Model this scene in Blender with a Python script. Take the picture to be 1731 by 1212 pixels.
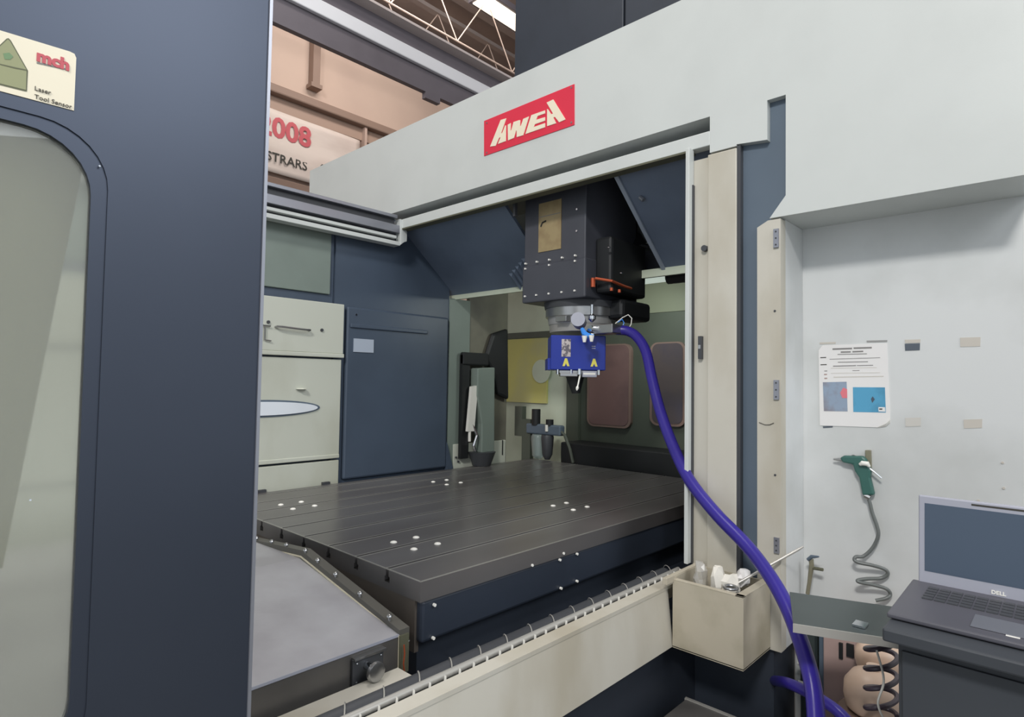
import bpy, bmesh, math, random
from mathutils import Vector, Matrix
random.seed(4)
scn = bpy.context.scene
COL = scn.collection
for o in list(bpy.data.objects): bpy.data.objects.remove(o)

# ------------------------------------------------------------------ camera (solved from the machine's straight edges)
F_PX, YAW, PITCH, ROLL = 1012.64, 0.75404779, 0.03842495, 0.0154161
CAM = Vector((0, 0, 1.6))
FW = Vector((math.cos(YAW)*math.cos(PITCH), math.sin(YAW)*math.cos(PITCH), math.sin(PITCH)))
RT0 = Vector((math.sin(YAW), -math.cos(YAW), 0)); UP0 = RT0.cross(FW)
RT = RT0*math.cos(ROLL) + UP0*math.sin(ROLL); UP = -RT0*math.sin(ROLL) + UP0*math.cos(ROLL)
cd = bpy.data.cameras.new('camera'); cam = bpy.data.objects.new('camera', cd); COL.objects.link(cam)
cd.sensor_width = 36; cd.lens = F_PX/1731*36; cd.clip_start = .02; cd.clip_end = 200
cam.matrix_world = Matrix(((RT.x, UP.x, -FW.x, CAM.x), (RT.y, UP.y, -FW.y, CAM.y), (RT.z, UP.z, -FW.z, CAM.z), (0, 0, 0, 1)))
scn.camera = cam

def at(px, py, **k):
    """point of a known world plane (x=, y=, z= or forward distance d=) seen at a pixel of the survey photo"""
    d = FW + RT*(px-865.5)/F_PX + UP*(606-py)/F_PX
    (a, v), = k.items()
    if a == 'd': return CAM + d*v
    i = 'xyz'.index(a)
    return CAM + d*((v-CAM[i])/d[i])

# ------------------------------------------------------------------ world, lamps, exposure
w = bpy.data.worlds.new('world'); scn.world = w; w.use_nodes = True
bg = w.node_tree.nodes['Background']; bg.inputs[0].default_value = (.86, .93, 1, 1); bg.inputs[1].default_value = .92
scn.view_settings.view_transform = 'Standard'; scn.view_settings.look = 'None'
scn.view_settings.exposure = 0.0; scn.view_settings.gamma = 1; scn.view_settings.use_curve_mapping = False

def area(name, loc, target, sx, sy, power, col=(1, 1, 1)):
    l = bpy.data.lights.new(name, 'AREA'); l.shape = 'RECTANGLE'; l.size = sx; l.size_y = sy; l.energy = power; l.color = col
    o = bpy.data.objects.new(name, l); COL.objects.link(o); o.location = loc
    o.rotation_euler = (Vector(target)-Vector(loc)).to_track_quat('-Z', 'Y').to_euler(); return o
area('hall_lamp_front', (-5.0, -1.6, 7.0), (2.4, .8, 1.7), 1.3, .8, 430, (1, .98, .95))
area('hall_lamp_side', (1.6, -3.9, 5.3), (.8, 1.5, 1.4), 3.0, 2.0, 150, (.95, .97, 1))
area('hall_lamp_over', (1.7, 2.7, 6.9), (1.7, 2.3, 0), 1.6, 1.2, 90, (1, .97, .92))
area('hall_lamp_far', (4.2, 5.6, 6.9), (4.6, 8, 4.5), 2.4, .5, 70, (1, .93, .88))

area('rear_wall_fill', (3.36, 2.0, 2.20), (3.9, 3.0, 1.5), .4, .06, 5.5, (.92, 1, .94))  # added fill beside the work lamp, brightens the rear wall
# ------------------------------------------------------------------ materials
def lin(c): return tuple((x/12.92 if x <= .04045 else ((x+.055)/1.055)**2.4) for x in [v/255 for v in c]) + (1,)
def mat(name, rgb, rough=.5, metal=0, spec=.5, var=.0, vscale=4, rgb2=None, bump=0, bscale=60, coat=0, stretch=None, emit=None, estr=0, alpha=1, lo=.45, hi=.7):
    m = bpy.data.materials.new(name); m.use_nodes = True; nt = m.node_tree; b = nt.nodes['Principled BSDF']
    c1 = lin(rgb); b.inputs['Base Color'].default_value = c1
    b.inputs['Roughness'].default_value = rough; b.inputs['Metallic'].default_value = metal
    b.inputs['Specular IOR Level'].default_value = spec; b.inputs['Coat Weight'].default_value = coat
    if rgb2 is not None or var or bump:
        tc = nt.nodes.new('ShaderNodeTexCoord'); mp = nt.nodes.new('ShaderNodeMapping'); nt.links.new(tc.outputs['Object'], mp.inputs[0])
        if stretch: mp.inputs['Scale'].default_value = stretch
        n = nt.nodes.new('ShaderNodeTexNoise'); n.inputs['Scale'].default_value = vscale; n.inputs['Detail'].default_value = 5
        nt.links.new(mp.outputs[0], n.inputs['Vector'])
        r = nt.nodes.new('ShaderNodeValToRGB'); nt.links.new(n.outputs['Fac'], r.inputs[0])
        c2 = lin(rgb2) if rgb2 is not None else tuple(x*(1-var) for x in c1[:3]) + (1,)
        r.color_ramp.elements[0].color = c1; r.color_ramp.elements[1].color = c2
        r.color_ramp.elements[0].position = lo; r.color_ramp.elements[1].position = hi
        nt.links.new(r.outputs[0], b.inputs['Base Color'])
        if bump:
            n2 = nt.nodes.new('ShaderNodeTexNoise'); n2.inputs['Scale'].default_value = bscale; nt.links.new(mp.outputs[0], n2.inputs['Vector'])
            bp = nt.nodes.new('ShaderNodeBump'); bp.inputs['Strength'].default_value = bump; bp.inputs['Distance'].default_value = .002
            nt.links.new(n2.outputs['Fac'], bp.inputs['Height']); nt.links.new(bp.outputs[0], b.inputs['Normal'])
    if emit: b.inputs['Emission Color'].default_value = lin(emit); b.inputs['Emission Strength'].default_value = estr
    if alpha < 1: b.inputs['Transmission Weight'].default_value = 1-alpha
    return m
M = {}
M['cream'] = mat('cream_paint', (204, 208, 205), .42, var=.06, vscale=2.5, bump=.05, bscale=220)
M['cream_worn'] = mat('worn_cream_paint', (198, 194, 182), .5, rgb2=(178, 171, 154), vscale=3.2, bump=.08, bscale=120, stretch=(1, 1, .5))
M['cream_wall'] = mat('smudged_white_paint', (210, 212, 211), .5, rgb2=(188, 190, 187), vscale=2.4, bump=.05, bscale=150, lo=.48, hi=.78)
M['inner'] = mat('inner_light_paint', (200, 203, 190), .4, rgb2=(182, 183, 166), vscale=2, stretch=(1, 1, .6))
M['inner_green'] = mat('inner_greenish_paint', (126, 138, 130), .45, var=.08)
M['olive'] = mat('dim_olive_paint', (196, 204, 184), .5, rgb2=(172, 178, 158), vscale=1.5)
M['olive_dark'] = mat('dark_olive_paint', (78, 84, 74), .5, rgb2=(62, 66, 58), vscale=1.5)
M['yellow'] = mat('yellow_panel_paint', (196, 190, 112), .5, rgb2=(180, 176, 130), vscale=2.2)
M['slate'] = mat('slate_blue_paint', (92, 106, 120), .45, var=.08, vscale=3)
M['navy'] = mat('dark_navy_paint', (74, 86, 102), .4, var=.18, vscale=2, bump=.03, bscale=90)
M['door'] = mat('glossy_door_paint', (70, 76, 88), .42, metal=.75, var=.12, vscale=1.2, bump=.02, bscale=30)
M['bellows'] = mat('bellows_cloth', (114, 127, 146), .4, var=.2, vscale=3)
M['base'] = mat('navy_base_paint', (46, 52, 62), .5, var=.2)
M['black'] = mat('black_rubber', (26, 28, 30), .55, var=.2)
M['charcoal'] = mat('charcoal_paint', (66, 68, 72), .45, var=.12)
M['head_dark'] = mat('dark_head_paint', (72, 74, 82), .42, var=.15, vscale=4)
M['table'] = mat('ground_iron_top', (114, 112, 112), .3, metal=.25, rgb2=(94, 90, 89), vscale=2.2, bump=.05, bscale=300, stretch=(.4, 1.6, 1), lo=.35, hi=.72)
M['table_side'] = mat('cast_iron_side', (112, 104, 96), .45, metal=.35, rgb2=(92, 82, 76), vscale=3)
M['edge_highlight'] = mat('bright_edge_highlight', (176, 174, 168), .3, metal=.5)  # edge highlights of the table put into the colour
M['apron'] = mat('dark_apron_paint', (50, 57, 69), .42, var=.15)
M['pale_steel'] = mat('pale_neutral_steel', (188, 186, 180), .32, metal=.4)
M['side_steel'] = mat('dark_side_steel', (116, 113, 110), .4, metal=.5, rgb2=(96, 94, 92), vscale=3)
M['bin'] = mat('grimy_bin_paint', (184, 176, 158), .5, rgb2=(150, 142, 120), vscale=5, lo=.42, hi=.75)
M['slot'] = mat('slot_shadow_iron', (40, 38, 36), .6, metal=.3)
M['steel'] = mat('brushed_steel', (172, 172, 172), .28, metal=.9, var=.15, vscale=9)
M['steel_plate'] = mat('oiled_steel_plate', (196, 196, 200), .38, metal=.25, rgb2=(172, 170, 175), vscale=3.4, bump=.05, bscale=160, lo=.4, hi=.65)
M['chrome'] = mat('chrome', (225, 228, 232), .12, metal=1)
M['alu'] = mat('anodised_aluminium', (150, 152, 160), .35, metal=.6)
M['white'] = mat('white_plastic', (232, 230, 222), .4)
M['plug'] = mat('white_plug', (250, 248, 240), .25)
M['seal'] = mat('brown_edge_seal', (92, 92, 74), .6)
M['blue'] = mat('blue_head_enamel', (24, 48, 150), .35, var=.1)
M['cyan'] = mat('cyan_fitting', (60, 140, 230), .35)
M['copper'] = mat('copper_pipe', (190, 92, 60), .35, metal=.5)
M['purple'] = mat('purple_hose_rubber', (52, 42, 138), .3, var=.12, vscale=8)
M['red'] = mat('red_enamel', (222, 50, 74), .4, var=.03)
M['letter'] = mat('ivory_letter', (240, 230, 205), .45)
M['ink'] = mat('dark_ink', (60, 58, 52), .6)
M['ink_grey'] = mat('grey_ink', (130, 128, 126), .6)
M['ink_red'] = mat('red_ink', (200, 92, 100), .6)
M['sticker'] = mat('cream_sticker', (236, 226, 200), .4)
M['em_green'] = mat('olive_emblem', (150, 152, 112), .5)
M['em_line'] = mat('emblem_outline', (96, 98, 70), .5)
M['em_spot'] = mat('emblem_green_spot', (110, 140, 98), .5)
M['yel'] = mat('warning_yellow', (226, 216, 96), .5)
M['gold'] = mat('brass_label', (168, 150, 112), .4, metal=.2, rgb2=(150, 130, 96), vscale=14)
M['paper'] = mat('white_paper', (228, 226, 224), .6)
M['photo_a'] = mat('printed_grey_blue_photo', (142, 158, 178), .5, rgb2=(134, 130, 138), vscale=18)
M['photo_b'] = mat('printed_blue_photo', (84, 158, 194), .5, rgb2=(66, 128, 158), vscale=12)
M['pink'] = mat('printed_red_patch', (220, 120, 130), .5)
M['tape'] = mat('beige_tape', (196, 190, 180), .6)
M['tape_dark'] = mat('dark_tape', (84, 92, 102), .6)
M['green'] = mat('green_gun_enamel', (56, 100, 92), .4, var=.15, vscale=20)
M['tube'] = mat('grey_coil_tube', (104, 108, 106), .35)
M['coil_dark'] = mat('dark_coil_tube', (74, 64, 74), .35)
M['screen'] = mat('laptop_screen_off', (70, 84, 102), .22)
M['bezel'] = mat('silver_laptop_bezel', (164, 166, 178), .4)
M['deck'] = mat('dark_laptop_deck', (84, 84, 92), .45, var=.1)
M['cart'] = mat('dark_cart_paint', (62, 66, 72), .5, var=.15, vscale=2)
M['shelf'] = mat('dark_green_shelf', (70, 80, 80), .35, metal=.3, var=.15)
M['peach'] = mat('peach_plastic', (220, 192, 170), .4, var=.06)
M['mauve'] = mat('mauve_grey_case', (176, 152, 146), .5, var=.1)
M['brown'] = mat('brown_drum', (120, 96, 88), .5, rgb2=(86, 76, 62), vscale=6)
M['plastic_clear'] = mat('clear_wrap', (235, 232, 225), .15, alpha=.45)
M['rag'] = mat('white_wrap', (236, 232, 222), .45, var=.1, vscale=20)
M['glass_tint'] = mat('tinted_door_glass', (212, 214, 204), .12, alpha=.2, spec=.5)
M['clear'] = mat('clear_bowl_plastic', (190, 205, 205), .1, alpha=.3)
M['pane_red'] = mat('reddish_rear_window', (122, 96, 94), .2, rgb2=(96, 76, 78), vscale=2.5)
M['pane_dark'] = mat('dim_rear_window', (88, 78, 78), .2, rgb2=(72, 68, 80), vscale=2.5)
M['pane_rim'] = mat('rear_window_rim', (128, 106, 98), .35)
M['b_wall'] = mat('peach_hall_wall', (200, 176, 160), .8, rgb2=(188, 164, 150), vscale=.7)
M['b_pipe'] = mat('brown_duct', (142, 118, 104), .6)
M['girder'] = mat('grey_girder_paint', (108, 102, 108), .5, var=.1)
M['girder_light'] = mat('pale_rail_paint', (226, 226, 230), .4)
M['ceil'] = mat('ceiling_deck', (160, 148, 142), .8, rgb2=(144, 132, 128), vscale=1.5)
M['truss'] = mat('pale_truss_steel', (206, 184, 170), .6)
M['banner'] = mat('banner_cloth', (226, 212, 202), .7, rgb2=(206, 188, 178), vscale=1.6, stretch=(.5, 1, 2))
M['lamp'] = mat('lamp_tube_glow', (255, 240, 220), .5, emit=(255, 238, 214), estr=2.2)
M['worklamp'] = mat('work_lamp_glow', (220, 232, 222), .3, emit=(225, 240, 228), estr=.55)
M['floor'] = mat('dark_shop_floor', (120, 118, 114), .6, rgb2=(100, 98, 94), vscale=3)
M['mat_grey'] = mat('grey_step_plate', (98, 96, 94), .5, var=.2, vscale=8)
M['prox'] = mat('olive_bracket', (132, 128, 108), .4, metal=.2)

# ------------------------------------------------------------------ mesh builder
class MB:
    def __init__(s): s.bm = bmesh.new()
    def face(s, pts):
        return s.bm.faces.new([s.bm.verts.new(p) for p in pts])
    def box(s, x0, x1, y0, y1, z0, z1):
        v = [s.bm.verts.new((x, y, z)) for x in (x0, x1) for y in (y0, y1) for z in (z0, z1)]
        for f in ((0, 1, 3, 2), (4, 6, 7, 5), (0, 4, 5, 1), (2, 3, 7, 6), (0, 2, 6, 4), (1, 5, 7, 3)): s.bm.faces.new([v[i] for i in f])
        return s
    def prism(s, pts, vec):
        """closed polygon of 3D points pushed along vec"""
        vec = Vector(vec); a = [s.bm.verts.new(p) for p in pts]; b = [s.bm.verts.new(Vector(p)+vec) for p in pts]
        s.bm.faces.new(a); s.bm.faces.new(b[::-1]); n = len(a)
        for i in range(n): s.bm.faces.new((a[i], b[i], b[(i+1) % n], a[(i+1) % n]))
        return s
    def tube(s, path, r, n=10, caps=True):
        path = [Vector(p) for p in path]; rings = []; prev = None
        for i, p in enumerate(path):
            t = (path[min(i+1, len(path)-1)] - path[max(i-1, 0)]).normalized()
            if prev is None:
                u = t.cross(Vector((0, 0, 1)) if abs(t.z) < .9 else Vector((1, 0, 0))).normalized()
            else:
                u = (prev - t*prev.dot(t)).normalized()
            prev = u; v = t.cross(u); rr = r[i] if isinstance(r, (list, tuple)) else r
            rings.append([s.bm.verts.new(p + (u*math.cos(a)+v*math.sin(a))*rr) for a in [2*math.pi*k/n for k in range(n)]])
        for A, B in zip(rings, rings[1:]):
            for k in range(n): s.bm.faces.new((A[k], A[(k+1) % n], B[(k+1) % n], B[k]))
        if caps: s.bm.faces.new(rings[0][::-1]); s.bm.faces.new(rings[-1])
        return s
    def cyl(s, p, q, r, n=20, r2=None):
        return s.tube([p, q], [r, r if r2 is None else r2], n)
    def dome(s, c, r, h, n=14, m=4):
        c = Vector(c); path = []
        rs = []
        for i in range(m+1):
            a = math.pi/2*i/m; path.append(c+Vector((0, 0, h*math.sin(a)))); rs.append(max(r*math.cos(a), r*.02))
        return s.tube(path, rs, n)
    def build(s, name, material, parent=None, smooth=False, bevel=0, bseg=2):
        root = parent
        while root is not None and root.parent is not None: root = root.parent
        org = Vector(root['_o']) if root is not None and '_o' in root else Vector((0, 0, 0))
        bmesh.ops.recalc_face_normals(s.bm, faces=s.bm.faces)
        if root is None:
            lo = Vector([min(v.co[i] for v in s.bm.verts) for i in range(3)]); hi = Vector([max(v.co[i] for v in s.bm.verts) for i in range(3)])
            org = Vector(((lo.x+hi.x)/2, (lo.y+hi.y)/2, lo.z))
        for v in s.bm.verts: v.co -= org
        if smooth:
            for f in s.bm.faces: f.smooth = True
            for e in s.bm.edges:
                if len(e.link_faces) == 2 and e.calc_face_angle() > math.radians(40): e.smooth = False
        me = bpy.data.meshes.new(name); s.bm.to_mesh(me); s.bm.free(); me.materials.append(material)
        o = bpy.data.objects.new(name, me); COL.objects.link(o)
        if root is None: o.location = org; o['_o'] = list(org)
        if parent is not None: o.parent = parent
        if bevel:
            md = o.modifiers.new('bevel', 'BEVEL'); md.width = bevel; md.segments = bseg; md.limit_method = 'ANGLE'
        return o
def thing(name, label, cat, loc, group=None):
    o = bpy.data.objects.new(name, None); COL.objects.link(o); o.location = loc; o['_o'] = list(loc); o.empty_display_size = .05
    o['label'] = label; o['category'] = cat
    if group: o['group'] = group
    return o
def tag(o, label, cat, group=None):
    o['label'] = label; o['category'] = cat
    if group: o['group'] = group
    return o
def struct(o): o['kind'] = 'structure'; return o
def lab(o, l): o['label'] = l; return o
def B(x0, x1, y0, y1, z0, z1): return MB().box(x0, x1, y0, y1, z0, z1)

def text(body, size, org, right, up, material, parent, name='lettering', depth=.0006, bold=0, shear=0):
    cu = bpy.data.curves.new('t', 'FONT'); cu.body = body; cu.size = size; cu.extrude = depth; cu.offset = bold; cu.shear = shear
    cu.resolution_u = 3
    o = bpy.data.objects.new('t', cu); COL.objects.link(o)
    me = bpy.data.meshes.new_from_object(o.evaluated_get(bpy.context.evaluated_depsgraph_get()))
    bpy.data.objects.remove(o)
    right = Vector(right).normalized(); up = Vector(up).normalized(); nn = right.cross(up)
    r = parent
    while r is not None and r.parent is not None: r = r.parent
    ro = Vector(r['_o']) if r is not None else Vector((0, 0, 0))
    for v in me.vertices: v.co = Vector(org) + right*v.co.x + up*v.co.y + nn*v.co.z - ro
    me.name = name; me.materials.clear(); me.materials.append(material)
    t = bpy.data.objects.new(name, me); COL.objects.link(t); t.parent = parent
    return t

# ================================================================== HALL
struct(B(-6, 12, -6, 8.3, -.1, 0).build('floor', M['floor']))
struct(B(-6, 12, -6, 8.3, 7.6, 7.8).build('ceiling', M['ceil']))
struct(B(-6, 12, 8.0, 8.2, 0, 7.6).build('wall_left', M['b_wall']))
struct(B(11.8, 12, -6, 8.0, 0, 7.6).build('wall_back', M['b_wall']))
# duct line along the hall wall
t = thing('wall_duct', 'brown horizontal duct along the peach hall wall above the banner', 'duct', (4.4, 7.9, 5.4))
B(-2, 11, 7.78, 7.99, 5.44, 5.56).build('duct_run', M['b_pipe'], t, bevel=.02)
B(-2, 11, 7.9, 7.99, 5.25, 5.44).build('lower_flange', mat('duct_shade_paint', (168, 142, 126), .6), t)
t = thing('wall_ledge', 'low brown ledge strip under the banner on the hall wall', 'ledge', (4.4, 7.95, 4.2))
B(-2, 11, 7.86, 7.99, 4.22, 4.32).build('ledge_strip', M['b_pipe'], t, bevel=.01)
t = thing('wall_stanchion', 'short brown steel stanchion hanging on the peach wall above the duct', 'bracket', (4.2, 7.9, 5.8))
B(4.13, 4.24, 7.86, 7.99, 5.80, 6.9).build('stanchion_post', M['b_pipe'], t)
B(4.10, 4.27, 7.84, 7.99, 5.76, 5.82).build('foot_plate', M['b_pipe'], t)
# banner
t = thing('banner', 'white cloth banner with red 2008 and black lettering on the hall wall', 'banner', (3.9, 7.85, 4.35))
mb = MB(); nx, nz = 40, 12
def bf(i, j):
    x = 1.6 + 3.32*i/nx; z = 4.36 + .86*j/nz + .06*(1-i/nx); return (x, 7.878+.010*math.sin(x*4+z*7)+.006*math.sin(z*13), z)
g = [[mb.bm.verts.new(bf(i, j)) for j in range(nz+1)] for i in range(nx+1)]
for i in range(nx):
    for j in range(nz): mb.bm.faces.new((g[i][j], g[i+1][j], g[i+1][j+1], g[i][j+1]))
cl = mb.build('cloth', M['banner'], t, smooth=True); md = cl.modifiers.new('s', 'SOLIDIFY'); md.thickness = .008
lab(text('2008', .38, (3.37, 7.858, 4.875), (1, 0, 0), (0, .0, 1), M['ink_red'], t, bold=.012, name='year_lettering'), 'red 2008 lettering')
lab(text('STRARS', .175, (3.49, 7.858, 4.53), (1, 0, 0), (0, 0, 1), M['ink'], t, bold=.002), 'black lettering')
lab(text('(C', .22, (4.25, 7.858, 4.53), (1, 0, 0), (0, 0, 1), M['ink'], t, bold=.004), 'black lettering at the right end')
B(4.98, 5.02, 7.82, 7.99, 4.3, 5.44).build('edge_batten', mat('batten_paint', (190, 164, 150), .6), t)

# crane girder
t = thing('crane_girder', 'long grey overhead crane girder with a pale rail running below the ceiling', 'girder', (4, 5, 4.67))
B(-1, 11, 5.0, 5.02, 4.67, 5.22).build('web', M['girder'], t)
B(-1, 11, 4.98, 5.04, 4.665, 4.69).build('lower_flange', M['girder'], t)
B(-1, 11, 4.86, 5.0, 5.22, 5.245).build('upper_flange', mat('pale_flange_edge', (200, 188, 184), .5), t)
B(-1, 11, 4.95, 5.0, 4.91, 5.05).build('rail_bar', M['girder_light'], t, bevel=.01)
B(3.9, 4.1, 4.98, 5.04, 4.60, 4.665).build('splice_plate', M['girder'], t)

# roof trusses
def truss(y, z, label, x0=2.0, x1=11.0):
    t = thing('roof_truss', label, 'truss', (5, y, z), 'roof trusses')
    MB().cyl((x0, y, z), (x1, y, z), .013, 6).build('lower_chord', M['truss'], t)
    B(x0, x1, y-.05, y+.05, z+.83, z+.89).build('upper_chord', M['ceil'], t)
    n = int((x1-x0)/.55)
    for k in range(n):
        xa = x0+k*.55; za, zb = (z, z+.85) if k % 2 == 0 else (z+.85, z)
        MB().cyl((xa, y, za), (xa+.55, y, zb), .009, 5).build('web_rod', M['truss'], t)
    return t
truss(6.1, 6.25, 'pale steel roof truss with zigzag rods just above the crane girder')
truss(7.2, 6.5, 'pale steel roof truss nearer the peach wall, behind the first truss')
t = thing('cross_truss', 'pale steel truss crossing at right angles beside the dark ram tower', 'truss', (7.6, 6, 6.3))
MB().cyl((7.6, 4, 6.3), (7.6, 8, 6.3), .03, 6).build('lower_chord', M['truss'], t)
for k in range(7):
    za, zb = (6.3, 7.1) if k % 2 == 0 else (7.1, 6.3)
    MB().cyl((7.6, 4+k*.55, za), (7.6, 4.55+k*.55, zb), .018, 5).build('web_rod', M['truss'], t)
for k, yy in enumerate((5.4, 6.8)):
    o = B(2, 11, yy-.07, yy+.07, 7.42, 7.6).build('roof_purlin', M['ceil'])
    tag(o, ['mauve-grey roof purlin nearest the hanging lamp', 'mauve-grey roof purlin nearest the peach wall'][k], 'beam', 'roof purlins')
# hall lamp in view
a = at(810, 0, z=7.0); 
t = thing('ceiling_lamp', 'glowing rectangular hall lamp at the top edge beside the dark ram tower', 'lamp', (6.2, 6.0, 6.95))
B(5.62, 9.2, 5.86, 6.24, 7.0, 7.08).build('housing', M['girder'], t)
B(5.66, 9.15, 5.91, 6.19, 6.985, 7.0).build('diffuser', M['lamp'], t)
for x in (6.2, 8.5): MB().cyl((x, 6.05, 7.08), (x, 6.05, 7.6), .01, 6).build('hanger_rod', M['girder'], t)

# ================================================================== MACHINE FRONT
X1 = 2.225
t = enc = thing('machine_cover', 'cream sheet-metal front cover of the machining centre with header beam and post', 'machine cover', (X1, 1.8, 0))
TH = .05
# header: upper slab, lip, groove back
mb = MB().prism([(X1, 4.24, 3.186), (X1, 4.24, 2.66), (X1, 1.036, 2.66), (X1, 1.036, 2.514), (X1, .929, 2.514), (X1, .929, 2.520), (X1, .814, 2.507), (X1, .814, 2.655), (X1, .748, 2.655), (X1, .749, 2.286), (X1, .806, 2.212), (X1, .09, 2.212), (X1, .09, 3.186)], (.22, 0, 0))
mb.build('header_panel', M['cream'], t)
B(X1, X1+.05, 1.036, 3.16, 2.545, 2.603).build('header_lip', M['cream'], t, bevel=.003)
B(X1+.14, X1+.2, 1.036, 4.2, 2.606, 2.659).build('groove_back', M['cream'], t)
B(X1+.051, X1+.155, 1.13, 3.11, 2.598, 2.604).build('gap_shade_sheet', M['base'], t)  # added dark sheet, puts shade into the gap behind the lip
B(X1+.045, X1+.051, 1.13, 3.11, 2.546, 2.602).build('lip_shade_sheet', M['base'], t)
B(X1-.003, X1+.05, 1.12, 3.11, 2.537, 2.545).build('lip_seal', M['seal'], t)
B(X1+.22, 2.47, .09, .79, 2.212, 2.24).build('overhang_underside', M['cream'], t)
# slate channel, recessed
mb = MB().prism([(X1+.03, .814, 2.66), (X1+.03, .74, 2.66), (X1+.03, .74, 2.29), (X1+.03, .84, 2.18), (X1+.03, .84, .66), (X1+.03, .935, .66), (X1+.03, .935, 2.53), (X1+.03, .814, 2.52)], (.03, 0, 0))
lab(mb.build('slate_channel', M['slate'], t), 'recessed slate blue channel strip')
B(X1+.004, X1+.03, .915, .929, .66, 2.515).build('channel_edge', M['charcoal'], t)
# post
B(X1, X1+TH, .929, 1.045, .66, 2.508).build('post_panel', M['cream_worn'], t, bevel=.004)
B(X1+.012, X1+.05, 1.045, 1.108, .66, 2.502).build('post_step', M['cream_worn'], t)
B(X1-.03, X1+.012, 1.108, 1.124, .90, 2.545).build('post_edge', M['cream'], t, bevel=.002)
B(X1-.004, X1+.02, 1.104, 1.108, .9, 2.40).build('post_seal', M['charcoal'], t)
# side post with return
mb = MB().prism([(X1, .851, .66), (X1, .851, 2.185), (X1, .812, 2.205), (X1, .767, 2.205), (X1, .767, .66)], (TH, 0, 0))
mb.build('side_post', M['cream_worn'], t)
B(X1+TH+.001, 2.469, .768, .79, .66, 2.211).build('return_panel', M['cream_wall'], t)
lab(B(2.47, 2.50, -1.2, .80, .0, 2.24).build('recessed_panel', M['cream_wall'], t), 'smudged white recessed panel on the right')
B(X1+.221, 3.30, 1.01, 3.11, 2.86, 2.88).build('light_block_sheet', M['base'], t)  # added dark sheet, keeps light out above the slanted covers
# hinges on side post
for z0, z1 in ((2.10, 2.168), (1.55, 1.62), (1.005, 1.06)):
    h = B(X1-.008, X1, .772, .790, z0, z1).build('hinge', M['alu'], t)
    for zz in (z0+.01, (z0+z1)/2, z1-.01): MB().cyl((X1-.010, .781, zz), (X1-.007, .781, zz), .003, 8).build('hinge_screw', M['charcoal'], h)
for z in (1.87, 1.28): MB().cyl((X1-.003, .787, z), (X1, .787, z), .004, 8).build('screw_hole', M['charcoal'], t)
mb = MB().cyl((X1-.006, 1.057, 2.137), (X1+.013, 1.057, 2.137), .012, 20); mb.build('round_plug', M['charcoal'], t, smooth=True)
o = B(X1-.006, X1+.02, 1.066, 1.080, 1.70, 1.79).build('door_catch', M['charcoal'], t)
B(X1-.009, X1-.005, 1.068, 1.078, 1.74, 1.755).build('catch_slot', M['steel'], o)
MB().tube([at(1283, 714, x=X1-.003), at(1293, 718, x=X1-.003), at(1301, 718, x=X1-.003), at(1308, 715, x=X1-.003)], .0012, 5).build('scratch_mark', M['ink'], t)
# nameplate
SX = X1-.004
np_ = MB().prism([at(818.2, 204.5, x=SX), at(970.6, 142, x=SX), at(970.6, 210.8, x=SX), at(818.2, 263.6, x=SX)], (.004, 0, 0)).build('nameplate', M['red'], t)
lab(np_, 'red rectangular nameplate with ivory slanted letters')
LET = [
 [(165,1012),(325,608),(410,583),(332,808),(350,806),(393,692),(406,690),(403,928),(283,972),(325,868),(300,880),(248,1000)],
 [(432,680),(478,655),(474,770),(487,765),(520,640),(608,610),(622,612),(618,700),(632,695),(668,592),(755,553),(668,838),(568,868),(568,770),(558,772),(525,880),(436,918)],
 [(700,822),(790,535),(998,462),(998,508),(885,548),(862,606),(998,565),(998,618),(845,672),(825,716),(998,655),(998,718)],
 [(1030,702),(1030,440),(1045,450),(1090,520),(1120,512),(1022,345),(1122,297),(1308,600),(1212,642),(1148,560),(1124,570),(1166,658)]]
for L in LET:
    MB().prism([at(810+x/8.976, 135+y/8.976, x=SX-.003) for x, y in L], (.003, 0, 0)).build('letter', M['letter'], np_)
for q in ((823, 208), (966, 148), (966, 207), (823, 258)):
    p = at(*q, x=SX); MB().cyl(p-Vector((.002, 0, 0)), p, .005, 8).build('rivet', M['steel'], np_)

# dark ram tower behind the header
t = thing('ram_tower', 'tall dark navy ram housing rising above the cream header', 'machine column', (2.9, 1.9, 3.0))
B(2.6, 3.3, 1.685, 2.46, 3.0, 5.2).build('left_panel', M['base'], t, bevel=.006)
B(2.6, 3.3, .9, 1.675, 3.0, 5.2).build('right_panel', M['base'], t, bevel=.006)
B(2.62, 3.28, 1.675, 1.685, 3.0, 5.2).build('panel_joint', M['black'], t)

# ================================================================== SLIDING DOOR (near left)
t = thing('sliding_door', 'large dark blue-grey sliding door with window filling the left foreground', 'door', (0, 1.14, .8))
DY, DX = 1.12, .498
def arc(cx, cz, r, a0, a1, n=8): return [(cx+r*math.cos(math.radians(a0+(a1-a0)*k/n)), cz+r*math.sin(math.radians(a0+(a1-a0)*k/n))) for k in range(n+1)]
wl, wr, wb, wt, rr = -1.0, .245, 1.0, 1.985, .09
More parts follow.
